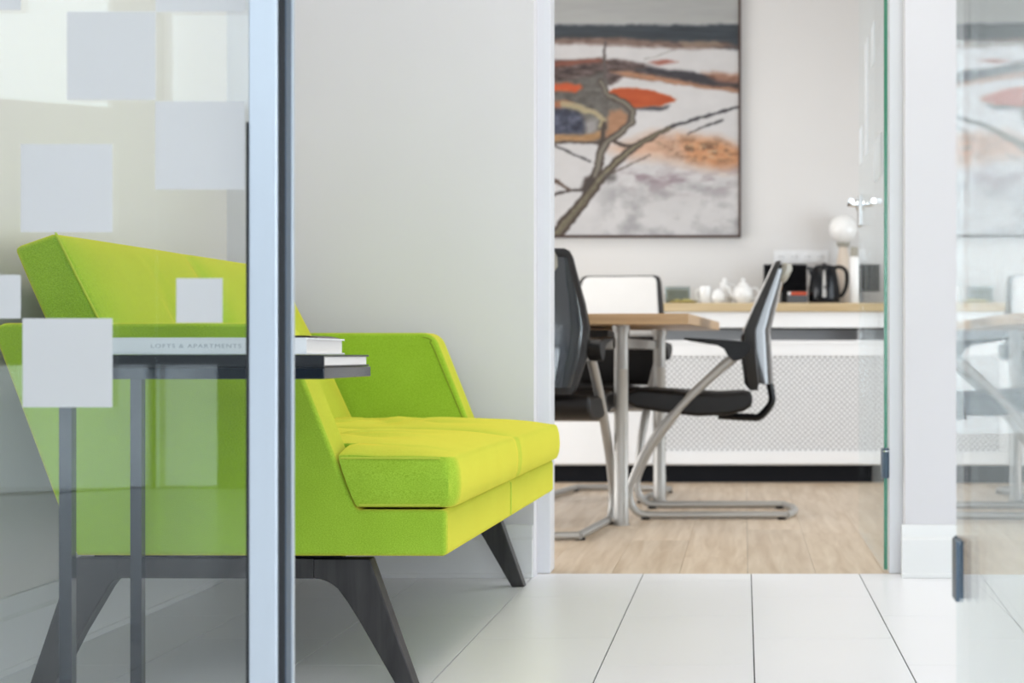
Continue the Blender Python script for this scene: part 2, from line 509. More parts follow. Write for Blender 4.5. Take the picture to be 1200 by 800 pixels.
# lobby shell around the camera
struct(box('wall_lobby_left', -4.7, -4.6, -1.68, GY, 0, CH, 'wall_reflection_dark'), 'left wall of the lobby', 'wall')
struct(box('wall_lobby_front', -4.6, LX, GY, GY + 0.12, 0, CH, 'wall_paint'), 'lobby wall left of the glass partition', 'wall')
struct(boxes('wall_near', [(-2.40, 3.4, -3.1, -3.0, 0, 0.20), (-2.40, -0.6, -3.1, -3.0, 0.20, 1.714), (-2.675, -2.40, -3.1, -3.0, 0.57, 1.714), (2.6, 3.4, -3.1, -3.0, .20, CH), (-2.675, -2.65, -3.1, -3.0, 1.714, CH),
             (-1.5, -0.6, -3.1, -3.0, 1.714, CH), (-0.6, 2.6, -3.1, -3.0, 2.10, CH)], 'wall_reflection_dark'), 'lobby wall behind the camera with a high window and added fill windows', 'wall')
bw = boxes('wall_bay_added', [(-1.165, 1.165, -.1, 0, .57, 1.714), (-1.165, -.98, -.1, 0, 0, .57), (1.15, 1.165, -.1, 0, 0, .57), (-1.165, -.98, -.1, 0, 1.714, CH), (.98, 1.165, -.1, 0, 1.714, CH)], 'wall_reflection_dark')
bw.location = (-3.6375, -2.34, 0); bw.rotation_euler = (0, 0, -BAY)  # added unseen wall, angled so the reflected window edge slopes
struct(bw, 'added angled wall behind the camera, shaping reflections in the glass', 'wall')
struct(boxes('wall_right', [(3.4, 3.5, -3.0, 3.1, 0, CH), (3.4, 3.5, 4.3, WY + 0.12, 0, CH), (3.4, 3.5, 3.1, 4.3, 0, 0.15), (3.4, 3.5, 3.1, 4.3, 2.15, CH)], 'wall_paint'),
       'right wall of the lobby with a tall window', 'wall')
def window(name, lo, hi, axis, pos, label, mull, f=0.05):
    w = thing(name, label, 'window', (0, 0, 0), kind='structure')
    (a0, z0), (a1, z1) = lo, hi
    def bb(nm, aa, ab, za, zb, p0, p1, m, bvl=0.003):
        if axis == 'x': return box(nm, aa, ab, pos + p0, pos + p1, za, zb, m, w, bvl)
        return box(nm, pos + p0, pos + p1, aa, ab, za, zb, m, w, bvl)
    bb('frame_bar', a0, a1, z0, z0 + f, -.03, .03, 'trim_white'); bb('frame_bar', a0, a1, z1 - f, z1, -.03, .03, 'trim_white')
    bb('frame_bar', a0, a0 + f, z0 + f, z1 - f, -.03, .03, 'trim_white'); bb('frame_bar', a1 - f, a1, z0 + f, z1 - f, -.03, .03, 'trim_white')
    xs = [a0 + f + (a1 - a0 - 2 * f) * i / mull for i in range(mull + 1)]
    for i in range(mull):
        if i: bb('mullion', xs[i] - .02, xs[i] + .02, z0 + f, z1 - f, -.025, .025, 'trim_white')
        bb('pane', xs[i] + (.02 if i else 0), xs[i + 1] - (.02 if i < mull - 1 else 0), z0 + f, z1 - f, -.004, .004, 'window_glass', 0)
    return w
window('window_2', (-2.65, 1.714), (-1.5, 2.70), 'x', -3.05, 'high window in the lobby wall behind the camera', 1, .02)
for nm, z0, z1, lb in (('window_8', 1.714, 2.70, 'high window in the added angled wall behind the camera'), ('veil_window_9', .001, .57, 'added low window behind the camera, veiling the glass by reflection')):  # the low one is added for the pale veil in the glass
    wv = window(nm, (-.98, z0), (1.15 if z0 < 1 else .98, z1), 'x', -.05, lb, 1, .008)
    wv.location = (-3.6375, -2.34, 0); wv.rotation_euler = (0, 0, -BAY)
window('veil_window_10', (-2.672, .001), (-2.40, .57), 'x', -3.05, 'added narrow low window behind the camera, widening the glass veil', 1, .008)  # added unseen opening that carries the veil further right
window('fill_window_3', (-0.6, 0.20), (2.6, 2.10), 'x', -3.05, 'added wide window behind the camera for cool fill light', 3)  # added unseen opening for the cool fill
window('window_4', (3.1, 0.15), (4.3, 2.15), 'y', 3.45, 'tall window in the right lobby wall', 2)
window('fill_window_7', (5.2, 0.2), (7.3, 1.6), 'y', 1.95, 'added fill window in the right wall of the meeting room', 2)  # added unseen opening for low fill from the right
window('fill_window_5', (4.9, 0.2), (7.3, 1.6), 'y', -2.6, 'added fill window in the left wall of the meeting room', 3)  # added unseen opening for low fill from the left

# ------------------------------------------------------------------ ceiling lamps outside the view; lobby and meeting ones added for fill
def ceiling_lamp(x, y, watts, where, color=(1.0, 0.965, 0.92)):
    t = thing('ceiling_light', 'flat square ceiling light panel ' + where, 'ceiling light', (x, y, CH), group='ceiling light panels')
    boxes('lamp_frame', [(-.32, .32, -.32, -.30, -.03, 0), (-.32, .32, .30, .32, -.03, 0), (-.32, -.30, -.30, .30, -.03, 0), (.30, .32, -.30, .30, -.03, 0)], 'trim_white', t)
    box('diffuser', -.30, .30, -.30, .30, -.02, -.008, 'lamp_diffuser', t)
    d = bpy.data.lights.new('panel_light', 'AREA'); d.shape = 'SQUARE'; d.size = 0.58; d.energy = watts; d.color = color
    l = bpy.data.objects.new('panel_light', d); COL.objects.link(l); l.parent = t; l.location = (0, 0, -0.035)
ceiling_lamp(0.15, 3.15, LAMP['corridor'], 'over the corridor right of the sofa', (1.0, 0.90, 0.74))
ceiling_lamp(-2.6, 0.4, LAMP['lobby'], 'added for fill over the left of the lobby')
ceiling_lamp(0.6, 0.2, LAMP['lobby'], 'added for fill over the lobby above the camera')
ceiling_lamp(-1.0, 5.7, LAMP['meeting'], 'added for fill over the near end of the conference table')
ceiling_lamp(-0.9, 7.0, LAMP['meeting'], 'added for fill over the far end of the conference table')
ceiling_lamp(0.8, 6.3, LAMP['meeting'], 'added for fill over the right half of the meeting room')

# ------------------------------------------------------------------ glass partition in front
PXM = 1906 / GY
def gx(px): return (px - 872) / PXM
def gz(py): return CAM_H - (py - 416) / PXM
w = thing('window_1', 'clear glass partition with frosted square stickers and an aluminium edge post', 'glass partition', (0, GY, 0), kind='structure')
pane = box('glass_pane', LX + 0.002, gx(291), 0.0, 0.010, 0.0, CH, 'glass', w)
def film(x0, y0, x1, y1):
    box('film_square', gx(x0), gx(x1), -0.0016, -0.0006, gz(y1), gz(y0), 'film', pane)
for r in [(-80, -91, 25, 12), (183, -91, 288, 14), (79, 14, 182.5, 117), (182.5, 119, 287, 222), (25, 169, 132, 272), (-29, 322, 24.5, 373), (207, 326, 261, 378),
          (27, 373, 132, 477), (-185, 14, -80, 117), (-133, 222, -29, 322), (-237, 373, -133, 477), (25, -194, 130, -91), (-290, 119, -185, 222), (130, -300, 235, -197)]:
    film(*r)
post = mesh_obj('aluminium_post', *(lambda a, b_: ([(x, y, z) for x in (a, b_) for y in (-0.001, 0.05) for z in (0, CH)], BOXF))(gx(291), gx(325.5)), 'aluminium', w); bev(post, 0.0025)
box('gasket', gx(325.5), gx(333), 0.004, 0.046, 0, CH, 'gasket', w)
box('side_channel', gx(333), gx(334.5), 0.004, 0.030, 0, CH, 'anodised_grey', w, 0.0008)
box('edge_lip', gx(333), gx(336), 0.030, 0.040, 0, CH, 'aluminium', w, 0.0006)
box('glass_gasket', gx(289), gx(291), -0.003, 0.013, 0, gz(143), 'gasket', w)
box('floor_rail', LX, gx(291), -0.012, 0.03, 0, 0.04, 'aluminium', w, 0.002)
# fixed glass on the right of the opening, carrying the door hinge
w2 = thing('window_6', 'fixed clear glass panel at the right edge, behind the open glass door', 'glass partition', (0, GY, 0), kind='structure')
box('glass_pane', 0.305, 3.4, 0.0, 0.010, 0.0, CH, 'glass', w2)

def glass_door(name, label, p_hinge, direction, width, ztop, films, handle_z, hinge_zs, flip=1, edge='glass_edge'):
    # local: x along the leaf from the hinge edge, y through the glass
    ang = math.atan2(direction[1], direction[0])
    d = thing(name, label, 'glass door', (p_hinge[0], p_hinge[1], 0), ang, kind='structure')
    pn = box('glass_pane', 0.0015, width, -0.005, 0.005, 0.010, ztop, 'glass', d)
    box('glass_edge', 0.0, 0.0015, -0.005, 0.005, 0.010, ztop, edge, d)
    for (a, b_, z0, z1) in films:
        box('film_square', a, b_, flip * 0.0056, flip * 0.0066, z0, z1, 'film', pn)
    for hz in hinge_zs:
        h = lathe('hinge', [(0, hz - .042), (.0072, hz - .042), (.0075, hz - .040), (.0075, hz + .027), (.0066, hz + .028), (.0066, hz + .030), (.0082, hz + .031), (.0082, hz + .036),
                            (.0066, hz + .037), (.0066, hz + .038), (.0075, hz + .039), (.0072, hz + .042), (0, hz + .042)], 'anodised_grey', d, 20, loc=(-0.006, 0, 0))
        lathe('hinge_ring', [(.0078, hz + .031), (.0088, hz + .0315), (.0088, hz + .0355), (.0078, hz + .036)], 'chrome', h, 20)
        boxes('hinge_plate', [(0.0, 0.05, -0.010, -0.0052, hz - .040, hz + .040), (0.0, 0.05, 0.0052, 0.010, hz - .040, hz + .040)], 'anodised_grey', h)
    lz = handle_z
    lk = box('lock_case', width - 0.085, width - 0.004, -0.011, 0.011, lz - 0.075, lz + 0.03, 'steel', d, 0.003)
    for s in (-1, 1):
        r = mesh_obj('rose', *(lambda vf: ([(width - 0.045 + v[0], s * (0.011 + v[2]), lz + v[1]) for v in vf[0]], vf[1]))(lathe_geo([(0, 0), (.022, 0), (.022, .006), (.010, .008), (.009, .035), (0, .035)], 20)), 'chrome', lk)
        smooth_by_angle(r)
        tube('lever', [(width - 0.045, s * 0.040, lz), (width - 0.10, s * 0.042, lz), (width - 0.165, s * 0.042, lz)], 0.009, 'chrome', lk, 12)
    return d
sq = []
random.seed(3)
for i in range(7):
    for j in range(9):
        if random.random() < 0.42 - 0.02 * abs(j - 5):
            sq.append((0.07 + 0.121 * i, 0.07 + 0.121 * i + 0.120, 1.12 + 0.121 * j, 1.12 + 0.121 * j + 0.120))
glass_door('door_1', 'open clear glass door with chrome lever at the meeting room doorway', (0.3945, FY + 0.008), (-0.003, 1.0), 0.95, DTOP - 0.045, sq, 1.112, [0.307, 1.98], 1)
sq2 = [(a, b_, z0 + 0.4, z1 + 0.4) for (a, b_, z0, z1) in sq if z0 > 1.5]
glass_door('door_2', 'clear glass door standing open at the right edge of the view', (0.2915, GY - 0.004), (-0.0218, -1.0), 0.90, 2.4, sq2, 1.05, [0.321, 2.05], -1, 'glass')

# ------------------------------------------------------------------ the sofa
SX, SY = -0.5365, 2.93
sofa = thing('sofa', 'lime green two-seat sofa with slanted arms on dark splayed wooden legs', 'sofa', (SX, SY, 0), math.radians(-1.1))
SW = 1.41; AT = 0.10
side = [(0, .245), (0, .329), (-.1645, .329), (-.2985, .666), (-.8315, .666), (-.6735, .245)]
side_f = fillet(side, {3: 0.045, 4: 0.02, 2: 0.012}, 0.04, 6)
for y0 in (0.0, SW - AT):
    a = prism_xz('side_panel', side_f, y0, y0 + AT, 'lime_fabric', sofa, 0.009, 3)
    arm_edge = [p for p in side_f if p[1] > 0.335 and p[0] > -.75]
    yy = y0 + AT + 0.0004 if y0 == 0.0 else y0 - 0.0004
    tube('welt', [(p[0] - (.012 if p[0] > -.3 else 0), yy, p[1] - (.012 if p[1] > .6 else 0)) for p in arm_edge], 0.0013, 'welt_dark', a, 6)
base_poly = fillet([(0, .245), (0, .329), (-.70, .329), (-.6735, .245)], {}, .01)
bs = prism_xz('seat_base', [(x + .0005 if x == 0 else x, z) for x, z in base_poly], 0.0092, SW - 0.0092, 'lime_fabric', sofa, 0.0)
mb = bs.modifiers.new('bevel', 'BEVEL'); mb.width = 0.009; mb.segments = 3; mb.limit_method = 'WEIGHT'
bwt = bs.data.attributes.new('bevel_weight_edge', 'FLOAT', 'EDGE')
for e in bs.data.edges:
    va, vb = [bs.data.vertices[i].co for i in e.vertices]
    if abs(va.x) < 1e-3 and abs(vb.x) < 1e-3 and abs(va.y - vb.y) > 0.5: bwt.data[e.index].value = 1.0
for p in bs.data.polygons: p.use_smooth = False
tube('seam', [(0.0015, SW / 2, .252), (0.0018, SW / 2, .29), (0.0015, SW / 2, .322), (-.01, SW / 2, .3295)], 0.002, 'lime_piping', bs, 6)

# T-shaped seat cushion with boxed, piped edges
def seat_cushion():
    ears = [0.003, 0.006, 0.011, 0.018, 0.027, 0.038, 0.055, 0.075, AT - 0.002]
    n2 = 56
    ys = ears + [AT + 0.006 + (SW - 2 * AT - 0.012) * i / n2 for i in range(n2 + 1)] + [SW - y for y in ears][::-1]
    nx = 36; r = 0.030; x_front = 0.016
    zt, zb = 0.423, 0.333
    def ear(y): return y < AT or y > SW - AT
    def xfr(y):
        e = min(y, SW - y)
        return x_front - (r - math.sqrt(max(0, r * r - (r - e) ** 2)) if e < r else 0) - 0.010 * math.exp(-((y - SW / 2) / 0.010) ** 2)
    def xbk(y): return -0.197 if ear(y) else -0.640
    def bulge(x, y):
        e1 = min(y, SW - y); e2 = abs(y - SW / 2); ef = x_front - x
        k = (1 - math.exp(-ef / 0.06)) * (1 - math.exp(-e1 / 0.07)) * (1 - 0.9 * math.exp(-e2 / 0.04))
        cr = 0.0
        for cy in (SW * .27, SW * .73):
            dx, dy = x + 0.34, y - cy
            rr = math.hypot(dx, dy); th = math.atan2(dy, dx)
            cr += 0.0055 * math.cos(7 * th + 0.6) * math.exp(-((rr - 0.13) / 0.09) ** 2) - 0.012 * math.exp(-(rr / 0.05) ** 2)
        if ear(y): cr += 0.003 * math.sin((x + .2) * 55) * math.exp(-(x + .2) / .05)
        return 0.026 * k + cr
    V, F = [], []; ny = len(ys); ins0 = 0.008
    for y in ys:
        b0, f0 = xbk(y), xfr(y)
        for i in range(nx):
            t = (i / (nx - 1)); t = 1 - (1 - t) ** 1.5
            x = b0 + (f0 - ins0 - b0) * t
            V.append((x, min(max(y, ins0), SW - ins0) if min(y, SW - y) < ins0 else y, zt + bulge(x, y)))
    for j in range(ny - 1):
        for i in range(nx - 1):
            F.append((j * nx + i, j * nx + i + 1, (j + 1) * nx + i + 1, (j + 1) * nx + i))
    # outline indices as (row, column) around the plan
    ring = [(0, i) for i in range(nx)] + [(j, nx - 1) for j in range(1, ny)] + [(ny - 1, i) for i in range(nx - 2, -1, -1)] + [(j, 0) for j in range(ny - 2, 0, -1)]
    prev = [j * nx + i for j, i in ring]; n = len(ring)
    top = [V[k] for k in prev]
    for zf, ins in [(0.965, 0.003), (0.90, 0.0), (0.72, -0.004), (0.45, -0.006), (0.2, -0.004), (0.08, 0.0), (0.02, 0.003), (0.0, 0.008)]:
        cur = []
        for (j, i), (tx, ty, tz) in zip(ring, top):
            y = ys[j]; f0 = xfr(y); x = tx
            if i == nx - 1: x = f0 - ins
            elif j in (0, ny - 1): x = min(tx, f0 - ins)
            if j == 0: yy = ins + 0.001
            elif j == ny - 1: yy = SW - ins - 0.001
            else: yy = y if y > ins else ins
            if ear(y) and i < nx - 1:
                w_ = 1 - i / (nx - 1)
                x += 0.034 * (1 - zf) * w_
            cur.append(len(V)); V.append((x, yy, zb + (tz - zb) * zf))
        for k in range(n):
            F.append((prev[k], prev[(k + 1) % n], cur[(k + 1) % n], cur[k]))
        prev = cur
    F.append(tuple(prev))
    o = mesh_obj('seat_cushion', V, F, 'lime_fabric', sofa)
    return smooth_by_angle(o, 62)
cush = seat_cushion()
# near-end and front piping
pts = [(-.192 + .180 * i / 12, 0.0035, 0.4215 + 0.0005 * math.sin(PI * i / 12)) for i in range(13)]
tube('piping', pts, 0.0022, 'lime_piping', cush, 6)
pts = [(-.158 + .146 * i / 12, 0.0022, 0.3375) for i in range(13)]
tube('piping', pts, 0.0022, 'lime_piping', cush, 6)

# backrest: puffy slanted slab between the arms, crease lines and centre seam
def backrest():
    prof_f = [(-.757, .838), (-.7170, .757), (-.6765, .678), (-.610, .552), (-.555, .432)]
    prof_b = [(-.838, .810), (-.808, .740), (-.780, .677), (-.715, .55), (-.665, .432)]
    nv, nu = 25, 61
    y0, y1 = AT + 0.004, SW - AT - 0.004
    def lerp(prof, t):
        s = t * (len(prof) - 1); i = min(int(s), len(prof) - 2); f = s - i
        return Vector(prof[i]).lerp(Vector(prof[i + 1]), f)
    V, F = [], []
    for j in range(nu):
        u = j / (nu - 1); y = y0 + (y1 - y0) * u
        for i in range(nv):
            t = i / (nv - 1); p = lerp(prof_f, t)
            e = min(u, 1 - u) * (y1 - y0); es = abs(u - .5) * (y1 - y0); et = t * .44; eb = (1 - t) * .44
            k = (1 - math.exp(-e / .05)) * (1 - .85 * math.exp(-es / .035)) * (1 - math.exp(-et / .05))
            cr = 0
            for cy in (.26, .74):
                sft = 0.04 * (t - .3)
                cr -= 0.0065 * math.exp(-(((u - cy + sft) * (y1 - y0)) / .010) ** 2) * max(0, min(1, (t - .05) * 2.5))
            off = 0.026 * k + cr
            V.append((p.x + off * .9 + 0.045 * u, y, p.y + off * .43))
    nb = len(V)
    for j in range(nu):
        u = j / (nu - 1); y = y0 + (y1 - y0) * u
        for i in range(nv):
            p = lerp(prof_b, i / (nv - 1)); V.append((p.x + 0.045 * u, y, p.y))
    def A(j, i): return j * nv + i
    def B(j, i): return nb + j * nv + i
    for j in range(nu - 1):
        for i in range(nv - 1):
            F.append((A(j, i), A(j, i + 1), A(j + 1, i + 1), A(j + 1, i)))
            F.append((B(j, i), B(j + 1, i), B(j + 1, i + 1), B(j, i + 1)))
        F.append((A(j, 0), A(j + 1, 0), B(j + 1, 0), B(j, 0)))
        F.append((A(j, nv - 1), B(j, nv - 1), B(j + 1, nv - 1), A(j + 1, nv - 1)))
    for i in range(nv - 1):
        F.append((A(0, i), B(0, i), B(0, i + 1), A(0, i + 1)))
        F.append((A(nu - 1, i), A(nu - 1, i + 1), B(nu - 1, i + 1), B(nu - 1, i)))
    o = mesh_obj('backrest', V, F, 'lime_fabric', sofa)
    smooth_by_angle(o, 50); bev(o, 0.012, 3, 50)
    for yy in (y0 + .001, y1 - .001):
        tube('piping', [(lerp(prof_f, t / 20).x + (0.045 if yy > 1 else 0), yy, lerp(prof_f, t / 20).y) for t in range(21)], 0.0022, 'lime_piping', o, 6)
    return o
backrest()

# wooden leg frames
legR = [(-.252, .235), (-.149, .235), (-.065, 0), (-.098, 0), (-.168, .1215), (-.1896, .1558), (-.208, .1807), (-.219, .189), (-.230, .1947), (-.241, .198), (-.252, .199)]
legL = [(-.612, .235), (-.612, .198), (-.622, .193), (-.632, .1807), (-.650, .150), (-.682, .0966), (-.7318, 0), (-.777, 0), (-.6975, .235)]
for y0 in (0.04, SW - 0.08):
    prism_xz('leg', legR, y0, y0 + 0.04, 'dark_wood', sofa, 0.0025, 2, 50)
    prism_xz('leg', legL, y0, y0 + 0.04, 'dark_wood', sofa, 0.0025, 2, 50)
    box('leg_rail', -.612, -.252, y0, y0 + 0.04, .199, .235, 'dark_wood', sofa)
boxes('support_board', [(-.66, -.20, 0.05, SW - 0.05, .237, .246)], 'black_plastic', sofa)

# ------------------------------------------------------------------ side table with books
tb = thing('side_table', 'slim charcoal metal side table standing against the near sofa arm', 'side table', (-1.0705, 2.54, 0))
TWX, TDY = 0.415, 0.315
box('tabletop', 0, TWX, 0, TDY, .570, .588, 'charcoal_metal', tb, 0.0015)
for yy in (0, TDY - 0.02):
    box('leg', 0, .02, yy, yy + .02, 0.02, .570, 'charcoal_metal', tb, 0.0012)
    box('foot_bar', 0, TWX - .03, yy, yy + .02, 0, .02, 'charcoal_metal', tb, 0.0012)
box('foot_bar', 0, .02, .02, TDY - .02, 0, .02, 'charcoal_metal', tb, 0.0012)

def book(name, label, loc, w, d, h, cover, rz=0.0, curl=None):
    # spine faces the camera (-y); pages show on the right end
    t = thing(name, label, 'book', loc, rz, group='books on the side table')
    c = 0.003
    box('front_cover', 0, w, 0, d, h - c, h, cover, t, 0.0006)
    box('back_cover', 0, w, 0, d, 0, c, cover, t, 0.0006)
    box('spine', 0, w, 0, c, c, h - c, cover, t)
    box('page_block', 0.004, w - 0.004, c, d - 0.004, c, h - c, 'paper', t)
    return t
b1 = book('book', 'large black hardback lying lowest on the side table', (-1.045, 2.5415, .5885), .3885, .305, .0195, 'book_black')
b2 = book('book', 'thick white book with LOFTS & APARTMENTS on its spine, topmost on table', (-1.005, 2.545, .6085), .320, .245, .0265, 'book_white')
fc = bpy.data.curves.new('spine_text', 'FONT'); fc.body = 'LOFTS & APARTMENTS'
fc.size = 0.0088; fc.extrude = 0.0001; fc.align_x = 'LEFT'; fc.space_character = 1.18
tmp = bpy.data.objects.new('spine_text_tmp', fc); COL.objects.link(tmp)
dg = bpy.context.evaluated_depsgraph_get()
me = bpy.data.meshes.new_from_object(tmp.evaluated_get(dg)); me.name = 'spine_lettering'
bpy.data.objects.remove(tmp)
xs = [v.co.x for v in me.vertices]; ww = max(xs) - min(xs)
lt = bpy.data.objects.new('spine_lettering', me); COL.objects.link(lt); lt.parent = b2
me.materials.clear(); me.materials.append(MATS['print_grey'])
sc = (281 - 175) / 750.4 / ww
lt.location = ((175 - 872) / 750.4 + 1.005, -0.0003, .0105); lt.rotation_euler = (PI / 2, 0, 0); lt.scale = (sc, 1, 1)
# lifted dust jacket on the white book, seen as a dark curved edge
V, F = [], []
for i in range(9):
    x = .262 + .052 * i / 8; z = .0266 + 0.0035 * math.sin(PI * i / 8)
    for y in (0.09, 0.235):
        V += [(x, y, z), (x, y, z + 0.0012)]
for i in range(8):
    a = i * 4; b_ = a + 4
    F += [(a, b_, b_ + 1, a + 1), (a + 2, a + 3, b_ + 3, b_ + 2), (a, a + 2, b_ + 2, b_), (a + 1, b_ + 1, b_ + 3, a + 3)]
F += [(0, 1, 3, 2), (32, 34, 35, 33)]
mesh_obj('dust_jacket', V, F, 'book_maroon', b2)

# ------------------------------------------------------------------ conference table
ct = thing('conference_table', 'oak conference table on silver column legs in the meeting room', 'table', (-0.189, 5.55, 0), math.radians(-3.4))
CW, CL = 1.12, 1.41
box('tabletop', -CW, 0, 0, CL, .7135, .750, 'oak_table', ct, 0.002)
rot = Matrix.Rotation(math.radians(3.4), 2)
cols = []
for (X, Y) in ((-.44, 5.82), (-.352, 6.77)):
    v = rot @ Vector((X + .189, Y - 5.55)); cols.append(v)
for v in list(cols): cols.append(Vector((-CW - v.x, v.y)))
for v in cols:
    l = lathe('leg', [(0, 0), (.030, 0), (.030, .004), (.0265, .006), (.0265, .112), (.0255, .114), (.0255, .555), (.0262, .556), (.0262, .56), (.0255, .561), (.0255, .69), (0, .69)], 'silver_paint', ct, 24, loc=(v.x, v.y, 0))
    lathe('mounting_plate', [(0, .69), (.032, .69), (.032, .7135), (0, .7135)], 'silver_paint', l, 20)
ya, yb = cols[0].y, cols[1].y
for v0, v1 in ((cols[0], cols[1]), (cols[2], cols[3])):
    box('beam', v0.x - .02, v0.x + .02, ya + .027, yb - .027, .632, .668, 'silver_paint', ct, 0.002)
for yy, v0, v1 in ((ya, cols[2], cols[0]), (yb, cols[3], cols[1])):
    box('cross_beam', v0.x + .027, v1.x - .027, yy - .02, yy + .02, .632, .668, 'silver_paint', ct, 0.002)
boxes('cable_tray', [(-CW * .72, -CW * .30, .40, CL - .40, .675, .70)], 'grey_plastic', ct)

# ------------------------------------------------------------------ office chairs (local: the sitter faces -x)
def chair(label, loc, rz):
    c = thing('office_chair', label, 'chair', loc, rz, group='cantilever chairs at the conference table')
    sec = [(.476, .020, .052, .106, .165), (.50, .014, .055, .112, .182), (.60, 0.0, .046, .106, .212), (.70, 0.0, .044, .100, .222), (.78, .034, .072, .120, .213),
           (.86, .072, .102, .142, .198), (.93, .104, .128, .160, .186), (.952, .114, .136, .160, .176), (.960, .121, .138, .150, .160)]
    rf, rs, rp = [], [], []
    for (z, xf, xe, xr, hw) in sec:
        r = 0.012
        rf.append([(xf + r * .3, -hw, z), (xf, -hw + r, z), (xf - .004 + .016, -hw * .4, z), (xf - .004 + .016, hw * .4, z), (xf, hw - r, z), (xf + r * .3, hw, z), (xe - r * .3, hw, z), (xe, hw - r, z), (xe, -hw + r, z), (xe - r * .3, -hw, z)])
    bf = loft('back_frame', rf, 'grey_plastic', c, 40)
    for (z, xf, xe, xr, hw) in sec[1:-2]:
        w_ = hw * .93
        rs.append([(xe - .004, -w_, z), (xe - .004, w_, z), (xe + (xr - xe) * .35, w_ * .93, z), (xe + (xr - xe) * .78, w_ * .68, z), (xr, w_ * .34, z), (xr + .002, 0, z), (xr, -w_ * .34, z), (xe + (xr - xe) * .78, -w_ * .68, z), (xe + (xr - xe) * .35, -w_ * .93, z)])
    loft('back_shell', rs, 'shell_plastic', bf, 60)
    # upholstered front pads
    def pad(nm, secs, mat, th):
        rr = []
        n = len(secs)
        for i, (z, xf, xe, xr, hw) in enumerate(secs):
            k = 0.25 if i in (0, n - 1) else 1.0
            w_ = hw * .925 - (0.006 if i in (0, n - 1) else 0); t_ = th * k
            rr.append([(xf + .013, -w_, z), (xf - t_ * .5, -w_ + .004, z), (xf - t_, -w_ * .8, z), (xf - t_ + .006, 0, z), (xf - t_, w_ * .8, z), (xf - t_ * .5, w_ - .004, z), (xf + .013, w_, z), (xf + .014, 0, z)])
        return loft(nm, rr, mat, bf, 60)
    def interp(z):
        for a, b_ in zip(sec[:-1], sec[1:]):
            if a[0] <= z <= b_[0]:
                f = (z - a[0]) / (b_[0] - a[0]); return tuple(a[i] + (b_[i] - a[i]) * f for i in range(5))
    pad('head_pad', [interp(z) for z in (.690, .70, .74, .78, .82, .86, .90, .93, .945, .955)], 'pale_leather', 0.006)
    pad('lumbar_pad', [interp(z) for z in (.482, .50, .54, .60, .65, .680, .689)], 'black_leather', 0.012)
    # rear grab piece on top of the shell
    tp = []
    for z, x0, x1, hw in ((.885, .135, .150, .13), (.90, .132, .168, .14), (.93, .140, .182, .14), (.950, .146, .180, .13), (.956, .148, .165, .11)):
        tp.append([(x0, -hw, z), (x0, hw, z), ((x0 + x1) / 2, hw, z), (x1, hw * .8, z), (x1, -hw * .8, z), ((x0 + x1) / 2, -hw, z)])
    loft('grab_rail', tp, 'cap_grey', bf, 50)
    # seat
    prof = [(-.445, .452), (-.432, .470), (-.39, .482), (-.30, .476), (-.2, .467), (-.08, .464), (.0, .470), (.026, .464), (.032, .445), (.028, .418), (.0, .400), (-.06, .386), (-.17, .381), (-.3, .395), (-.40, .412), (-.44, .430)]
    s = prism_xz('seat', prof, -.225, .225, 'black_leather', c, 0.016, 3, 60)
    tube('seat_seam', [(x, y, z) for (x, z, y) in [(-.40, .4825, -.18), (-.30, .477, -.185), (-.1, .4655, -.185), (.0, .4705, -.18), (.0, .4705, .18), (-.1, .4655, .185), (-.30, .477, .185), (-.40, .4825, .18)]], 0.002, 'black_plastic', s, 6, True)
    # J bracket from seat to backrest
    tube('back_bracket', catmull([(.092, 0, .52), (.104, 0, .47), (.104, 0, .425), (.062, 0, .374), (.02, 0, .370), (-.10, 0, .376)], 5), 0.024, 'black_plastic', c, 10, sx=0.62)
    # silver frame
    for sgn in (-1, 1):
        y = sgn * .215
        path = [(.158, y, .016), (.0, y, .016), (-.20, y, .016), (-.345, y, .016), (-.392, y, .026), (-.418, y, .058), (-.424, y, .11), (-.402, y, .175), (-.357, y, .262), (-.272, y, .375), (-.164, y, .489), (-.038, y, .600)]
        P = catmull(path, 5)
        rad = [0.0135 + 0.004 * max(0, min(1, (p.z - .12) / .2)) for p in P]
        tube('frame_tube', P, rad, 'silver_paint', c, 12)
        arm = [(-.222, .664), (-.222, .672), (-.10, .666), (.008, .658), (.026, .642), (.020, .618), (-.008, .592), (-.040, .586), (-.060, .604), (-.074, .630), (-.10, .645)]
        prism_xz('armrest', arm, sgn * .235 - .024, sgn * .235 + .024, 'black_plastic', c, 0.005, 2, 40)
        for px in (-.365, .140):
            mesh_obj('foot_pad', *(lambda vf: ([(v[0] + px, v[1] + y, v[2]) for v in vf[0]], vf[1]))(lathe_geo([(0, 0), (.017, 0), (.017, .008), (0, .008)], 12)), 'black_plastic', c)
    tube('rear_bar', [(.158, -.215, .016), (.186, -.11, .016), (.194, 0, .016), (.186, .11, .016), (.158, .215, .016)], 0.0135, 'silver_paint', c, 10)
    tube('cross_bar', [(-.262, -.215, .384), (-.262, 0, .384), (-.262, .215, .384)], 0.011, 'silver_paint', c, 10)
    return c
chair('office chair in side view facing left, right of the conference table', (0.0, 6.235, 0), 0.0)
chair('office chair seen from behind, cut by the doorway left edge', (-.738, 5.51, 0), math.radians(-96.1))
chair('office chair at the far end of the table, showing its pale headrest front', (-.57, 7.085, 0), math.radians(79.6))

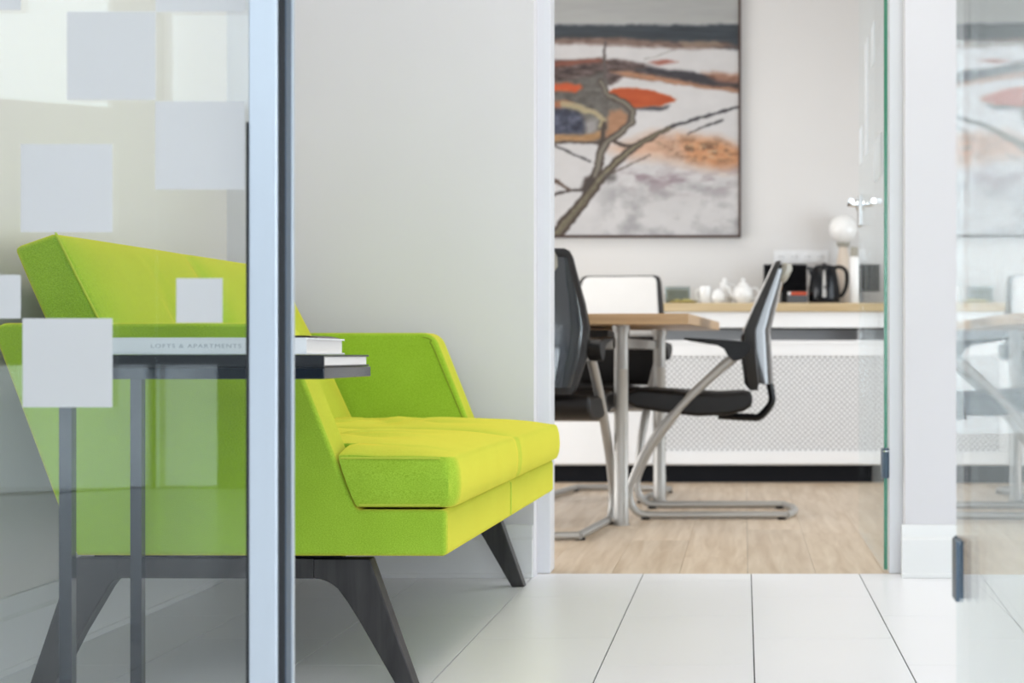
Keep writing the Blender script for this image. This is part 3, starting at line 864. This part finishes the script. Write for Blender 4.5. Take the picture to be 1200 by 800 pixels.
# ------------------------------------------------------------------ sideboard with radiator cover
sb = thing('sideboard', 'long white sideboard with oak top and lattice radiator cover along far wall', 'sideboard', (0, 7.72, 0))
XR, XL = 0.66, -2.45
D = FARY - 7.72 - 0.002
box('worktop', XL, XR + .35, -0.02, D, .814, .855, 'oak_counter', sb, 0.002)
xs = [XL, -1.75, -1.05, -.40, .12, XR + .33]
for a, b_ in zip(xs[:-1], xs[1:]):
    box('drawer_front', a + .0015, b_ - .0015, 0.0, 0.02, .738, .813, 'cabinet_white', sb, 0.001)
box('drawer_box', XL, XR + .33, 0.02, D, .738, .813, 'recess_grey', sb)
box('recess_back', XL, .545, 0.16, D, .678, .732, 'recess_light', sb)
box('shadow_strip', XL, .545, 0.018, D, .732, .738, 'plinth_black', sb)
box('upright', .545, .62, 0.03, D, .678, .738, 'cabinet_white', sb)
box('cover_ledge', XL, XR, -0.004, D, .660, .678, 'cabinet_white', sb, 0.001)
# plain panel on the left, lattice panel on the right
box('plain_panel', XL, -.432, 0, 0.02, .093, .660, 'cabinet_white', sb, 0.001)
LX0, LX1, LZ0, LZ1 = -.395, .63, .150, .605
for a in ((-.430, XR, 0, .02, LZ1, .660), (-.430, XR, 0, .02, .093, LZ0), (-.430, LX0, 0, .02, LZ0, LZ1), (LX1, XR, 0, .02, LZ0, LZ1)):
    box('panel_frame', *a, 'cabinet_white', sb)
# the lattice: crossed diagonal strips clipped to the opening, joined (too fine to pick apart)
def lattice():
    V, F = [], []
    pitch, wd = 0.0265, 0.0098
    for sgn in (1, -1):
        y0, y1 = (0.006, 0.010) if sgn == 1 else (0.010, 0.014)
        c = -2.0
        while c < 2.5:
            # strip along direction (1, sgn) : z = sgn*x + c ; clip polygon to the rectangle
            hw = wd / math.sqrt(2)
            poly = []
            for (cc) in (c - hw, c + hw):
                seg = []
                for x in (LX0, LX1):
                    seg.append((x, sgn * x + cc))
                poly.append(seg)
            P = [poly[0][0], poly[0][1], poly[1][1], poly[1][0]]
            for (ax, lim, keep) in ((1, LZ0, 1), (1, LZ1, -1)):
                Q = []
                for i in range(len(P)):
                    a, b_ = P[i], P[(i + 1) % len(P)]
                    da, db = keep * (a[ax] - lim), keep * (b_[ax] - lim)
                    if da >= 0: Q.append(a)
                    if da * db < 0:
                        t_ = da / (da - db); Q.append((a[0] + (b_[0] - a[0]) * t_, a[1] + (b_[1] - a[1]) * t_))
                P = Q
                if len(P) < 3: break
            if len(P) >= 3:
                n = len(V); m = len(P)
                V += [(x, y0, z) for x, z in P] + [(x, y1, z) for x, z in P]
                F.append(tuple(n + i for i in range(m))); F.append(tuple(n + m + i for i in range(m))[::-1])
                F += [(n + i, n + (i + 1) % m, n + m + (i + 1) % m, n + m + i) for i in range(m)]
            c += pitch * math.sqrt(2) / math.sqrt(2) * 1.0
    o = mesh_obj('lattice', V, F, 'cabinet_white', sb); o['kind'] = 'stuff'
lattice()
box('radiator', LX0, LX1, 0.06, 0.14, .12, .63, 'recess_grey', sb)
box('plinth', XL, .60, 0.06, 0.08, 0, .093, 'plinth_black', sb)
box('base_board', XL, XR, 0.02, D, .085, .105, 'cabinet_white', sb)
box('end_panel', .61, XR, 0.0, D, 0, .093, 'cabinet_white', sb, 0.001)

# ------------------------------------------------------------------ painting
def vnoise(x, y, seed):
    r = np.random.RandomState(seed); g = r.rand(64, 64)
    xi = np.floor(x).astype(int); yi = np.floor(y).astype(int); fx = x - xi; fy = y - yi
    fx = fx * fx * (3 - 2 * fx); fy = fy * fy * (3 - 2 * fy)
    a = g[yi % 64, xi % 64]; b_ = g[yi % 64, (xi + 1) % 64]; c = g[(yi + 1) % 64, xi % 64]; d = g[(yi + 1) % 64, (xi + 1) % 64]
    return (a * (1 - fx) + b_ * fx) * (1 - fy) + (c * (1 - fx) + d * fx) * fy
def fbm(x, y, seed, o=4):
    s = 0; a = .5; t = 0
    for k in range(o):
        s = s + a * vnoise(x * 2 ** k + 7.3 * k, y * 2 ** k + 3.1 * k, seed + k); t += a; a *= .55
    return s / t
def paint_colors(X, Y):
    # X, Y: position on the canvas in painting units (1 unit = 1/235.3 m), Y downwards
    wx = X + 5 * (fbm(X / 9, Y / 6, 11) - .5); wy = Y + 4 * (fbm(X / 9, Y / 6, 31) - .5)
    img = np.empty(X.shape + (3,)); n1 = fbm(X / 40, Y / 22, 3); n2 = fbm(X / 12, Y / 8, 5)
    base = 207 + 14 * (n1 - .5) + 8 * (n2 - .5)
    img[..., 0] = base + 1; img[..., 1] = base - 1; img[..., 2] = base - 1
    def lay(mask, col, var=0, seed=1, sx=8, sy=3):
        m = np.clip(mask, 0, 1)[..., None]; c = np.array(col, float)[None, None, :]
        if var: c = c + var * (fbm(X / sx, Y / sy, seed) - .5)[..., None] * 2
        img[:] = img * (1 - m) + c * m
    def poly(pts, soft=1.2, x=None, y=None):
        x = wx if x is None else x; y = wy if y is None else y
        ins = np.zeros(x.shape, bool); dist = np.full(x.shape, 1e9)
        for i in range(len(pts)):
            (x1, y1), (x2, y2) = pts[i], pts[(i + 1) % len(pts)]
            c = ((y1 > y) != (y2 > y)) & (x < (x2 - x1) * (y - y1) / ((y2 - y1) + 1e-9) + x1); ins ^= c
            dx, dy = x2 - x1, y2 - y1
            t_ = np.clip(((x - x1) * dx + (y - y1) * dy) / (dx * dx + dy * dy + 1e-9), 0, 1)
            dist = np.minimum(dist, np.hypot(x - x1 - t_ * dx, y - y1 - t_ * dy))
        sd = np.where(ins, dist, -dist)
        return np.clip(sd / soft * .5 + .5, 0, 1)
    def line(pts, w0, w1, soft=1.0):
        best = np.full(X.shape, 0.0); n = len(pts) - 1
        for i in range(n):
            (x1, y1), (x2, y2) = pts[i], pts[i + 1]
            dx, dy = x2 - x1, y2 - y1
            t_ = np.clip(((wx - x1) * dx + (wy - y1) * dy) / (dx * dx + dy * dy + 1e-9), 0, 1)
            d = np.hypot(wx - x1 - t_ * dx, wy - y1 - t_ * dy)
            wd = (w0 + (w1 - w0) * (i + t_) / n) / 2
            best = np.maximum(best, np.clip((wd - d) / soft + .5, 0, 1))
        return best
    # sky, far forest
    lay(np.clip((29.5 - Y) / 2 + .5, 0, 1), (172, 173, 171), 10, 7, 60, 9)
    lay(poly([(400, 29), (870, 29), (870, 59), (830, 55), (780, 50), (700, 46), (400, 47)], 2), (50, 58, 66), 18, 8, 40, 2.5)
    lay(poly([(560, 46), (680, 44), (720, 43), (760, 47), (800, 49), (850, 49), (868, 56), (830, 57), (790, 57), (740, 54), (690, 52), (620, 51), (560, 53)], 2.5) * .9, (112, 88, 77), 38, 9, 10, 2)
    lay(poly([(795, 48), (840, 48), (850, 54), (800, 55)], 2) * .6, (160, 140, 120), 20, 10)
    lay(line([(755, 70), (775, 64), (792, 58)], 1.2, 1), (150, 146, 142))
    # middle belt of earth
    lay(poly([(500, 74), (600, 71), (645, 71), (700, 68), (740, 71), (775, 80), (830, 86), (868, 92), (868, 108), (830, 103), (800, 99), (760, 94), (730, 90), (716, 100), (640, 100), (500, 98)], 2), (84, 68, 65), 58, 12, 9, 3)
    lay(poly([(645, 73), (700, 69), (712, 72), (660, 77), (645, 78)], 2) * .8, (150, 84, 62), 20, 13)
    lay(poly([(760, 73), (775, 69), (796, 73), (770, 76)], 1.5), (158, 96, 82))
    lay(poly([(755, 76), (768, 78), (800, 82), (868, 84), (868, 88), (822, 86), (775, 82)], 1.5), (206, 205, 205))
    lay(poly([(760, 78), (775, 81), (825, 87), (845, 97), (868, 99), (868, 102), (838, 99), (800, 93), (770, 87), (745, 82)], 2), (50, 48, 55), 12, 14)
    lay(poly([(715, 84), (730, 83), (760, 88), (790, 93), (815, 98), (868, 105), (868, 108), (810, 101), (770, 95), (735, 90)], 2), (176, 128, 96), 24, 15)
    lay(poly([(822, 84), (868, 86), (868, 98), (840, 95)], 3) * .75, (160, 112, 88), 36, 16, 5, 3)
    lay(poly([(722, 99), (735, 94), (775, 96), (780, 99), (740, 101)], 2) * .8, (200, 200, 200))
    # left quarry
    lay(poly([(500, 98), (645, 96), (690, 90), (705, 84), (714, 96), (712, 108), (722, 118), (738, 126), (742, 140), (735, 152), (716, 164), (706, 168), (500, 168)], 2), (98, 94, 89), 34, 17, 9, 5)
    lay(poly([(600, 100), (640, 99), (664, 97), (680, 99), (683, 103), (676, 108), (655, 107), (600, 109)], 2), (196, 84, 38), 16, 18)
    lay(poly([(600, 118), (645, 120), (662, 117), (672, 121), (655, 127), (600, 128)], 2) * .9, (168, 104, 70), 16, 19)
    lay(line([(660, 122), (680, 126), (698, 133), (708, 141), (703, 148)], 8, 5, 2) * .9, (176, 162, 126), 14, 20)
    lay(poly([(640, 128), (660, 126), (680, 131), (686, 145), (684, 156), (640, 158)], 3), (62, 66, 84), 60, 21, 7, 6)
    lay(poly([(684, 143), (700, 140), (700, 153), (688, 157)], 3) * .6, (186, 184, 184), 20, 22)
    lay(poly([(600, 158), (645, 157), (680, 158), (705, 153), (704, 163), (690, 166), (600, 166)], 2), (168, 130, 90), 24, 23)
    lay(line([(560, 167), (645, 167), (704, 167)], 2.5, 2.5), (72, 60, 54))
    lay(poly([(714, 130), (728, 128), (736, 136), (733, 148), (718, 160), (709, 162), (712, 145)], 2.5), (166, 124, 94), 16, 24)
    # orange lake
    lay(poly([(738, 125), (786, 124), (783, 128), (770, 129), (745, 128)], 1.5), (66, 66, 72), 8, 25)
    lay(poly([(713, 108), (719, 104), (736, 103), (756, 104), (776, 109), (792, 116), (789, 120), (772, 124), (742, 126), (732, 121), (716, 115)], 1.3), (176, 74, 24), 12, 26, 20, 3)
    # orange bloom on the snow
    bl = poly([(712, 173), (742, 166), (764, 155), (802, 158), (842, 162), (870, 174), (870, 198), (846, 200), (812, 194), (772, 186), (738, 186)], 9)
    lay(bl * .8, (200, 152, 120), 30, 27, 14, 6)
    lay(poly([(795, 160), (842, 164), (868, 176), (868, 194), (845, 197), (805, 188)], 6) * .8, (200, 138, 92), 26, 28, 10, 4)
    sp = poly([(772, 166), (800, 162), (845, 166), (862, 180), (850, 190), (815, 188), (785, 180)], 7) * np.clip((fbm(X / 6.5, Y / 4, 41, 5) - .47) * 7, 0, 1)
    lay(sp * .7, (96, 72, 54), 30, 42, 3, 2)
    sp2 = poly([(772, 170), (845, 170), (858, 186), (815, 186)], 7) * np.clip((fbm(X / 5, Y / 3, 51) - .56) * 9, 0, 1)
    lay(sp2 * .6, (196, 180, 150))
    # mauve and grey cloudiness
    mv = poly([(728, 200), (752, 192), (790, 200), (835, 208), (862, 202), (850, 222), (800, 222), (760, 224), (735, 216)], 12) * np.clip((fbm(X / 16, Y / 8, 61) - .38) * 4, 0, 1)
    lay(mv * .85, (142, 124, 130), 18, 62)
    gw = np.clip((Y - 205) / 20, 0, 1) * np.clip((X - 690) / 30, 0, 1) * np.clip((fbm(X / 22 + Y / 60, Y / 16 - X / 70, 71) - .42) * 3.2, 0, 1)
    lay(gw * .7, (150, 148, 150))
    # roads and twigs
    DK = (70, 58, 50)
    for (p, a, b_, c) in [([(709, 50), (709, 92)], 3, 4, (88, 80, 76)),
                          ([(704, 96), (713, 112), (730, 119), (741, 130), (740, 143), (727, 156), (712, 165), (705, 178), (702, 192), (697, 206), (688, 220)], 7, 11, DK),
                          ([(708, 145), (706, 160), (704, 175)], 5, 6, DK),
                          ([(716, 164), (730, 170), (745, 171)], 4, 4, DK),
                          ([(640, 292), (655, 270), (676, 246), (700, 214), (722, 190), (745, 171), (765, 160), (790, 147)], 18, 5, DK),
                          ([(785, 149), (810, 141), (835, 134), (868, 124)], 4, 3, (66, 64, 68)),
                          ([(716, 204), (735, 195), (762, 182)], 2.4, 1.6, (96, 84, 76)),
                          ([(640, 166), (662, 176), (692, 189)], 2, 3, (58, 56, 58)),
                          ([(620, 238), (645, 230), (668, 223), (690, 221)], 3, 4, (70, 60, 56)),
                          ([(640, 207), (655, 214), (666, 221)], 5, 4, (86, 66, 54)),
                          ([(806, 157), (825, 149), (846, 141)], 2, 3, (70, 68, 70))]:
        lay(line(p, a, b_), c, 10, 81)
    lay(line([(704, 96), (713, 112), (730, 119), (741, 130), (740, 143), (727, 156), (712, 165), (705, 178), (702, 192), (697, 206)], 3.5, 5), (122, 116, 104))
    lay(line([(640, 292), (655, 270), (676, 246), (700, 214), (722, 190), (745, 171), (765, 160), (785, 150)], 7, 2), (122, 114, 92), 22, 82)
    lay(line([(642, 290), (657, 268), (678, 244), (701, 213)], 2, 1.4), (92, 84, 66))
    lay(poly([(708, 206), (720, 204), (722, 211), (712, 214)], 3) * .8, (86, 82, 80))
    lay(poly([(686, 208), (694, 204), (694, 216), (684, 226), (681, 220)], 2) * .9, (66, 56, 52))
    return np.clip(img, 0, 255)
def painting():
    s = 1906 / (FARY - 0.03)
    def cx(px): return (px - 872) / s
    def cz(py): return CAM_H - (py - 416) / s
    x0, x1, y0, y1 = 498.0, 865.5, -52.0, 275.5
    t = thing('painting', 'framed aerial landscape painting with orange lake on the far wall', 'painting', (cx(x1), FARY - 0.004, cz(y1)))
    nx, ny = 300, 268
    px = np.linspace(x0, x1, nx); py = np.linspace(y1, y0, ny)
    PX, PY = np.meshgrid(px, py)
    colr = paint_colors(PX, PY) / 255.0
    lin = np.where(colr <= 0.04045, colr / 12.92, ((colr + 0.055) / 1.055) ** 2.4) * 0.80
    V = [((cx(a) - cx(x1)), -0.026, cz(b_) - cz(y1)) for b_ in py for a in px]
    F = [(j * nx + i, j * nx + i + 1, (j + 1) * nx + i + 1, (j + 1) * nx + i) for j in range(ny - 1) for i in range(nx - 1)]
    me = bpy.data.meshes.new('canvas'); me.from_pydata(V, [], F)
    at = me.color_attributes.new('paint', 'FLOAT_COLOR', 'POINT')
    at.data.foreach_set('color', np.concatenate([lin.reshape(-1, 3), np.ones((nx * ny, 1))], 1).astype(np.float32).ravel())
    m, nt, b = new_mat('oil_paint')
    an = nt.nodes.new('ShaderNodeVertexColor'); an.layer_name = 'paint'
    nt.links.new(an.outputs[0], b.inputs['Base Color']); b.inputs['Roughness'].default_value = 0.6
    nz = nt.nodes.new('ShaderNodeTexNoise'); nz.inputs['Scale'].default_value = 180
    bp = nt.nodes.new('ShaderNodeBump'); bp.inputs['Strength'].default_value = 0.15; bp.inputs['Distance'].default_value = 0.001
    nt.links.new(nz.outputs['Fac'], bp.inputs['Height']); nt.links.new(bp.outputs['Normal'], b.inputs['Normal'])
    me.materials.append(m)
    cv = bpy.data.objects.new('canvas', me); COL.objects.link(cv); cv.parent = t
    W = cx(x1) - cx(x0); H = cz(y0) - cz(y1); f = 0.012
    box('backing_board', -W, 0, -0.024, 0.002, 0, H, 'frame_brown', t)
    box('frame_bar', -W - f, f, -0.036, 0.003, -f, 0, 'frame_brown', t, 0.001); box('frame_bar', -W - f, f, -0.036, 0.003, H, H + f, 'frame_brown', t, 0.001)
    box('frame_bar', 0, f, -0.036, 0.003, 0, H, 'frame_brown', t, 0.001); box('frame_bar', -W - f, -W, -0.036, 0.003, 0, H, 'frame_brown', t, 0.001)
painting()

# ------------------------------------------------------------------ things on the sideboard
TZ = 0.855
def kettle(x, y):
    k = thing('kettle', 'black electric kettle with a steel band on the sideboard', 'kettle', (x, y, TZ))
    lathe('power_base', [(0, 0), (.078, 0), (.080, .006), (.074, .014), (0, .014)], 'black_plastic', k)
    body = lathe('body', [(0, .014), (.074, .014), (.077, .03), (.074, .08), (.066, .13), (.058, .168), (.054, .174), (0, .174)], 'gloss_black', k, 32)
    lathe('lid', [(0, .174), (.050, .174), (.046, .184), (.02, .190), (.010, .191), (.010, .197), (0, .198)], 'black_plastic', k)
    loft('spout', [[(-.050, -.02, .135), (-.050, .02, .135), (-.066, .008, .135), (-.066, -.008, .135)], [(-.045, -.024, .160), (-.045, .024, .160), (-.080, .008, .166), (-.080, -.008, .166)],
                   [(-.040, -.024, .176), (-.040, .024, .176), (-.088, .007, .182), (-.088, -.007, .182)]], 'gloss_black', k)
    tube('handle', catmull([(.048, 0, .176), (.080, 0, .178), (.104, 0, .160), (.110, 0, .120), (.104, 0, .075), (.088, 0, .045), (.070, 0, .036)], 5), 0.0095, 'black_plastic', k, 10)
    # water gauge strip
    prism = loft('water_gauge', [[(-.012, -.0785, .03), (.006, -.0785, .03), (.006, -.070, .03), (-.012, -.070, .03)], [(-.010, -.0705, .11), (.004, -.0705, .11), (.004, -.060, .11), (-.010, -.060, .11)],
                                  [(-.008, -.0615, .158), (.002, -.0615, .158), (.002, -.050, .158), (-.008, -.050, .158)]], 'steel', body)
kettle(.387, 7.86)

def bottle(x, y):
    b = thing('bottle', 'tall slim white bottle with grey cap right of the kettle', 'bottle', (x, y, TZ))
    lathe('body', [(0, 0), (.024, 0), (.026, .004), (.026, .215), (.024, .225), (.020, .228), (0, .228)], 'porcelain', b)
    lathe('cap', [(0, .228), (.019, .228), (.020, .232), (.020, .268), (.017, .275), (0, .275)], 'cap_grey', b)
bottle(.532, 7.85)

def globe_lamp(x, y):
    l = thing('globe_lamp', 'white globe table lamp on a beige cone behind the kettle', 'lamp', (x, y, TZ))
    lathe('base', [(0, 0), (.062, 0), (.064, .006), (.060, .03), (.040, .16), (.026, .25), (.018, .285), (0, .285)], 'beige_ceramic', l)
    lathe('collar', [(0, .285), (.028, .285), (.032, .292), (.034, .306), (0, .306)], 'cap_grey', l)
    R = .072
    lathe('globe_shade', [(0, .300)] + [(R * math.sin(a) * (1.0 if a > 1.2 else 1.0), .300 + R - R * math.cos(a)) for a in [PI * i / 20 for i in range(1, 20)]] + [(0, .300 + 2 * R)], 'opal_glass', l, 32)
globe_lamp(.488, 8.0)

def screen(x0, x1, z0, z1, y):
    s = thing('picture_tablet', 'black rectangular tablet screen propped on the sideboard left of the kettle', 'tablet', ((x0 + x1) / 2, y, TZ))
    w_ = (x1 - x0) / 2
    box('housing', -w_, w_, -.008, .008, z0 - TZ, z1 - TZ, 'black_plastic', s, 0.003)
    box('display', -w_ + .008, w_ - .008, -.0092, -.0082, z0 - TZ + .008, z1 - TZ - .008, 'screen_black', s)
    box('stand', -.05, .05, -.004, .05, 0, .006, 'black_plastic', s, 0.001)
    box('stand_neck', -.02, .02, .008, .022, .006, z0 - TZ + .05, 'black_plastic', s, 0.001)
screen(.095, .307, .918, 1.052, 7.96)
g = thing('storage_box', 'small grey box with an orange lid below the black tablet', 'box', (.255, 7.83, TZ))
box('body', -.048, .048, -.035, .035, 0, .040, 'box_grey', g, 0.004)
box('lid', -.030, .046, -.030, .030, .041, .055, 'orange_red', g, 0.002)
box('card', -.044, -.032, -.030, .030, .041, .056, 'book_white', g, 0.001)

def teapot(x, y):
    t = thing('teapot', 'round white porcelain teapot, nearest the black tablet', 'teapot', (x, y, TZ))
    lathe('body', [(0, 0), (.030, 0), (.032, .004), (.044, .022), (.050, .045), (.046, .068), (.034, .084), (.026, .088), (0, .088)], 'porcelain', t)
    lathe('lid', [(0, .088), (.027, .088), (.024, .096), (.010, .104), (.006, .108), (.010, .114), (.010, .120), (.006, .124), (0, .125)], 'porcelain', t)
    tube('spout', catmull([(-.040, 0, .030), (-.060, 0, .045), (-.068, 0, .070), (-.080, 0, .084)], 4), [.012] * 6 + [.008] * 7, 'porcelain', t)
    tube('handle', catmull([(.040, 0, .072), (.064, 0, .076), (.076, 0, .052), (.062, 0, .028), (.042, 0, .024)], 4), .005, 'porcelain', t)
teapot(-.005, 7.86)
def mug(x, y):
    t = thing('mug', 'straight white mug beside the olive dish', 'mug', (x, y, TZ))
    lathe('body', [(0, 0), (.024, 0), (.026, .003), (.0265, .083), (.0245, .084), (.0235, .010), (0, .009)], 'porcelain', t)
    tube('handle', catmull([(-.024, .01, .068), (-.042, .014, .066), (-.046, .015, .042), (-.038, .014, .022), (-.024, .01, .020)], 4), .004, 'porcelain', t)
mug(-.188, 7.84)
def sugar_bowl(x, y):
    t = thing('sugar_bowl', 'small bulbous white sugar bowl between mug and teapot', 'bowl', (x, y, TZ))
    lathe('body', [(0, 0), (.020, 0), (.022, .004), (.032, .020), (.033, .036), (.026, .050), (.022, .056), (0, .056)], 'porcelain', t)
    lathe('lid', [(0, .056), (.023, .056), (.018, .064), (.006, .067), (.008, .074), (0, .077)], 'porcelain', t)
sugar_bowl(-.128, 7.84)
def jug(x, y):
    t = thing('milk_jug', 'tall white porcelain jug behind the sugar bowl', 'jug', (x, y, TZ))
    lathe('body', [(0, 0), (.028, 0), (.032, .010), (.036, .036), (.030, .070), (.024, .090), (.026, .104), (.024, .104), (.020, .090), (0, .088)], 'porcelain', t)
    lathe('stopper', [(0, .088), (.014, .090), (.012, .108), (.013, .120), (.008, .128), (0, .130)], 'porcelain', t)
    tube('handle', catmull([(.026, 0, .096), (.046, 0, .094), (.052, 0, .064), (.034, 0, .036)], 4), .004, 'porcelain', t)
jug(-.095, 7.95)
d = thing('dish', 'shallow olive-yellow dish left of the white mug', 'dish', (-.292, 7.84, TZ))
lathe('plate', [(0, 0), (.045, 0), (.068, .012), (.070, .014), (.066, .014), (.044, .005), (0, .004)], 'olive_yellow', d)
for i, (a, r) in enumerate([(-.03, 0), (.0, .015), (.028, -.01), (.01, -.025)]):
    lathe('sweet', [(0, .006), (.013, .008), (.016, .014), (.012, .021), (0, .023)], 'olive_yellow', d, 12, loc=(a, r, 0))
gb = thing('glass_box', 'grey glass box standing behind the olive dish', 'box', (-.325, 7.96, TZ))
boxes('glass_sides', [(-.06, .06, -.04, -.036, 0, .088), (-.06, .06, .036, .04, 0, .088), (-.06, -.056, -.036, .036, 0, .088), (.056, .06, -.036, .036, 0, .088)], 'glass_small', gb)
box('contents', -.052, .052, -.03, .03, .002, .072, 'cap_grey', gb, 0.004)
# sockets on the wall
s = thing('wall_socket', 'white four-gang power socket plate on the wall above the tablet', 'socket', (.147, FARY - .0005, 1.066))
box('plate', 0, .272, -.010, 0, 0, .062, 'trim_white', s, 0.003)
for i in range(4):
    o = mesh_obj('outlet', *(lambda vf: ([(.038 + .065 * i + v[0], -.0102 - v[2], .031 + v[1]) for v in vf[0]], vf[1]))(lathe_geo([(0, 0), (.021, 0), (.022, .002), (.018, .0035), (0, .0035)], 20)), 'trim_white', s)
    smooth_by_angle(o)
    boxes('contact', [(.038 + .065 * i - .011, .038 + .065 * i - .006, -.0150, -.0136, .0285, .0335), (.038 + .065 * i + .006, .038 + .065 * i + .011, -.0150, -.0136, .0285, .0335)], 'black_plastic', o)
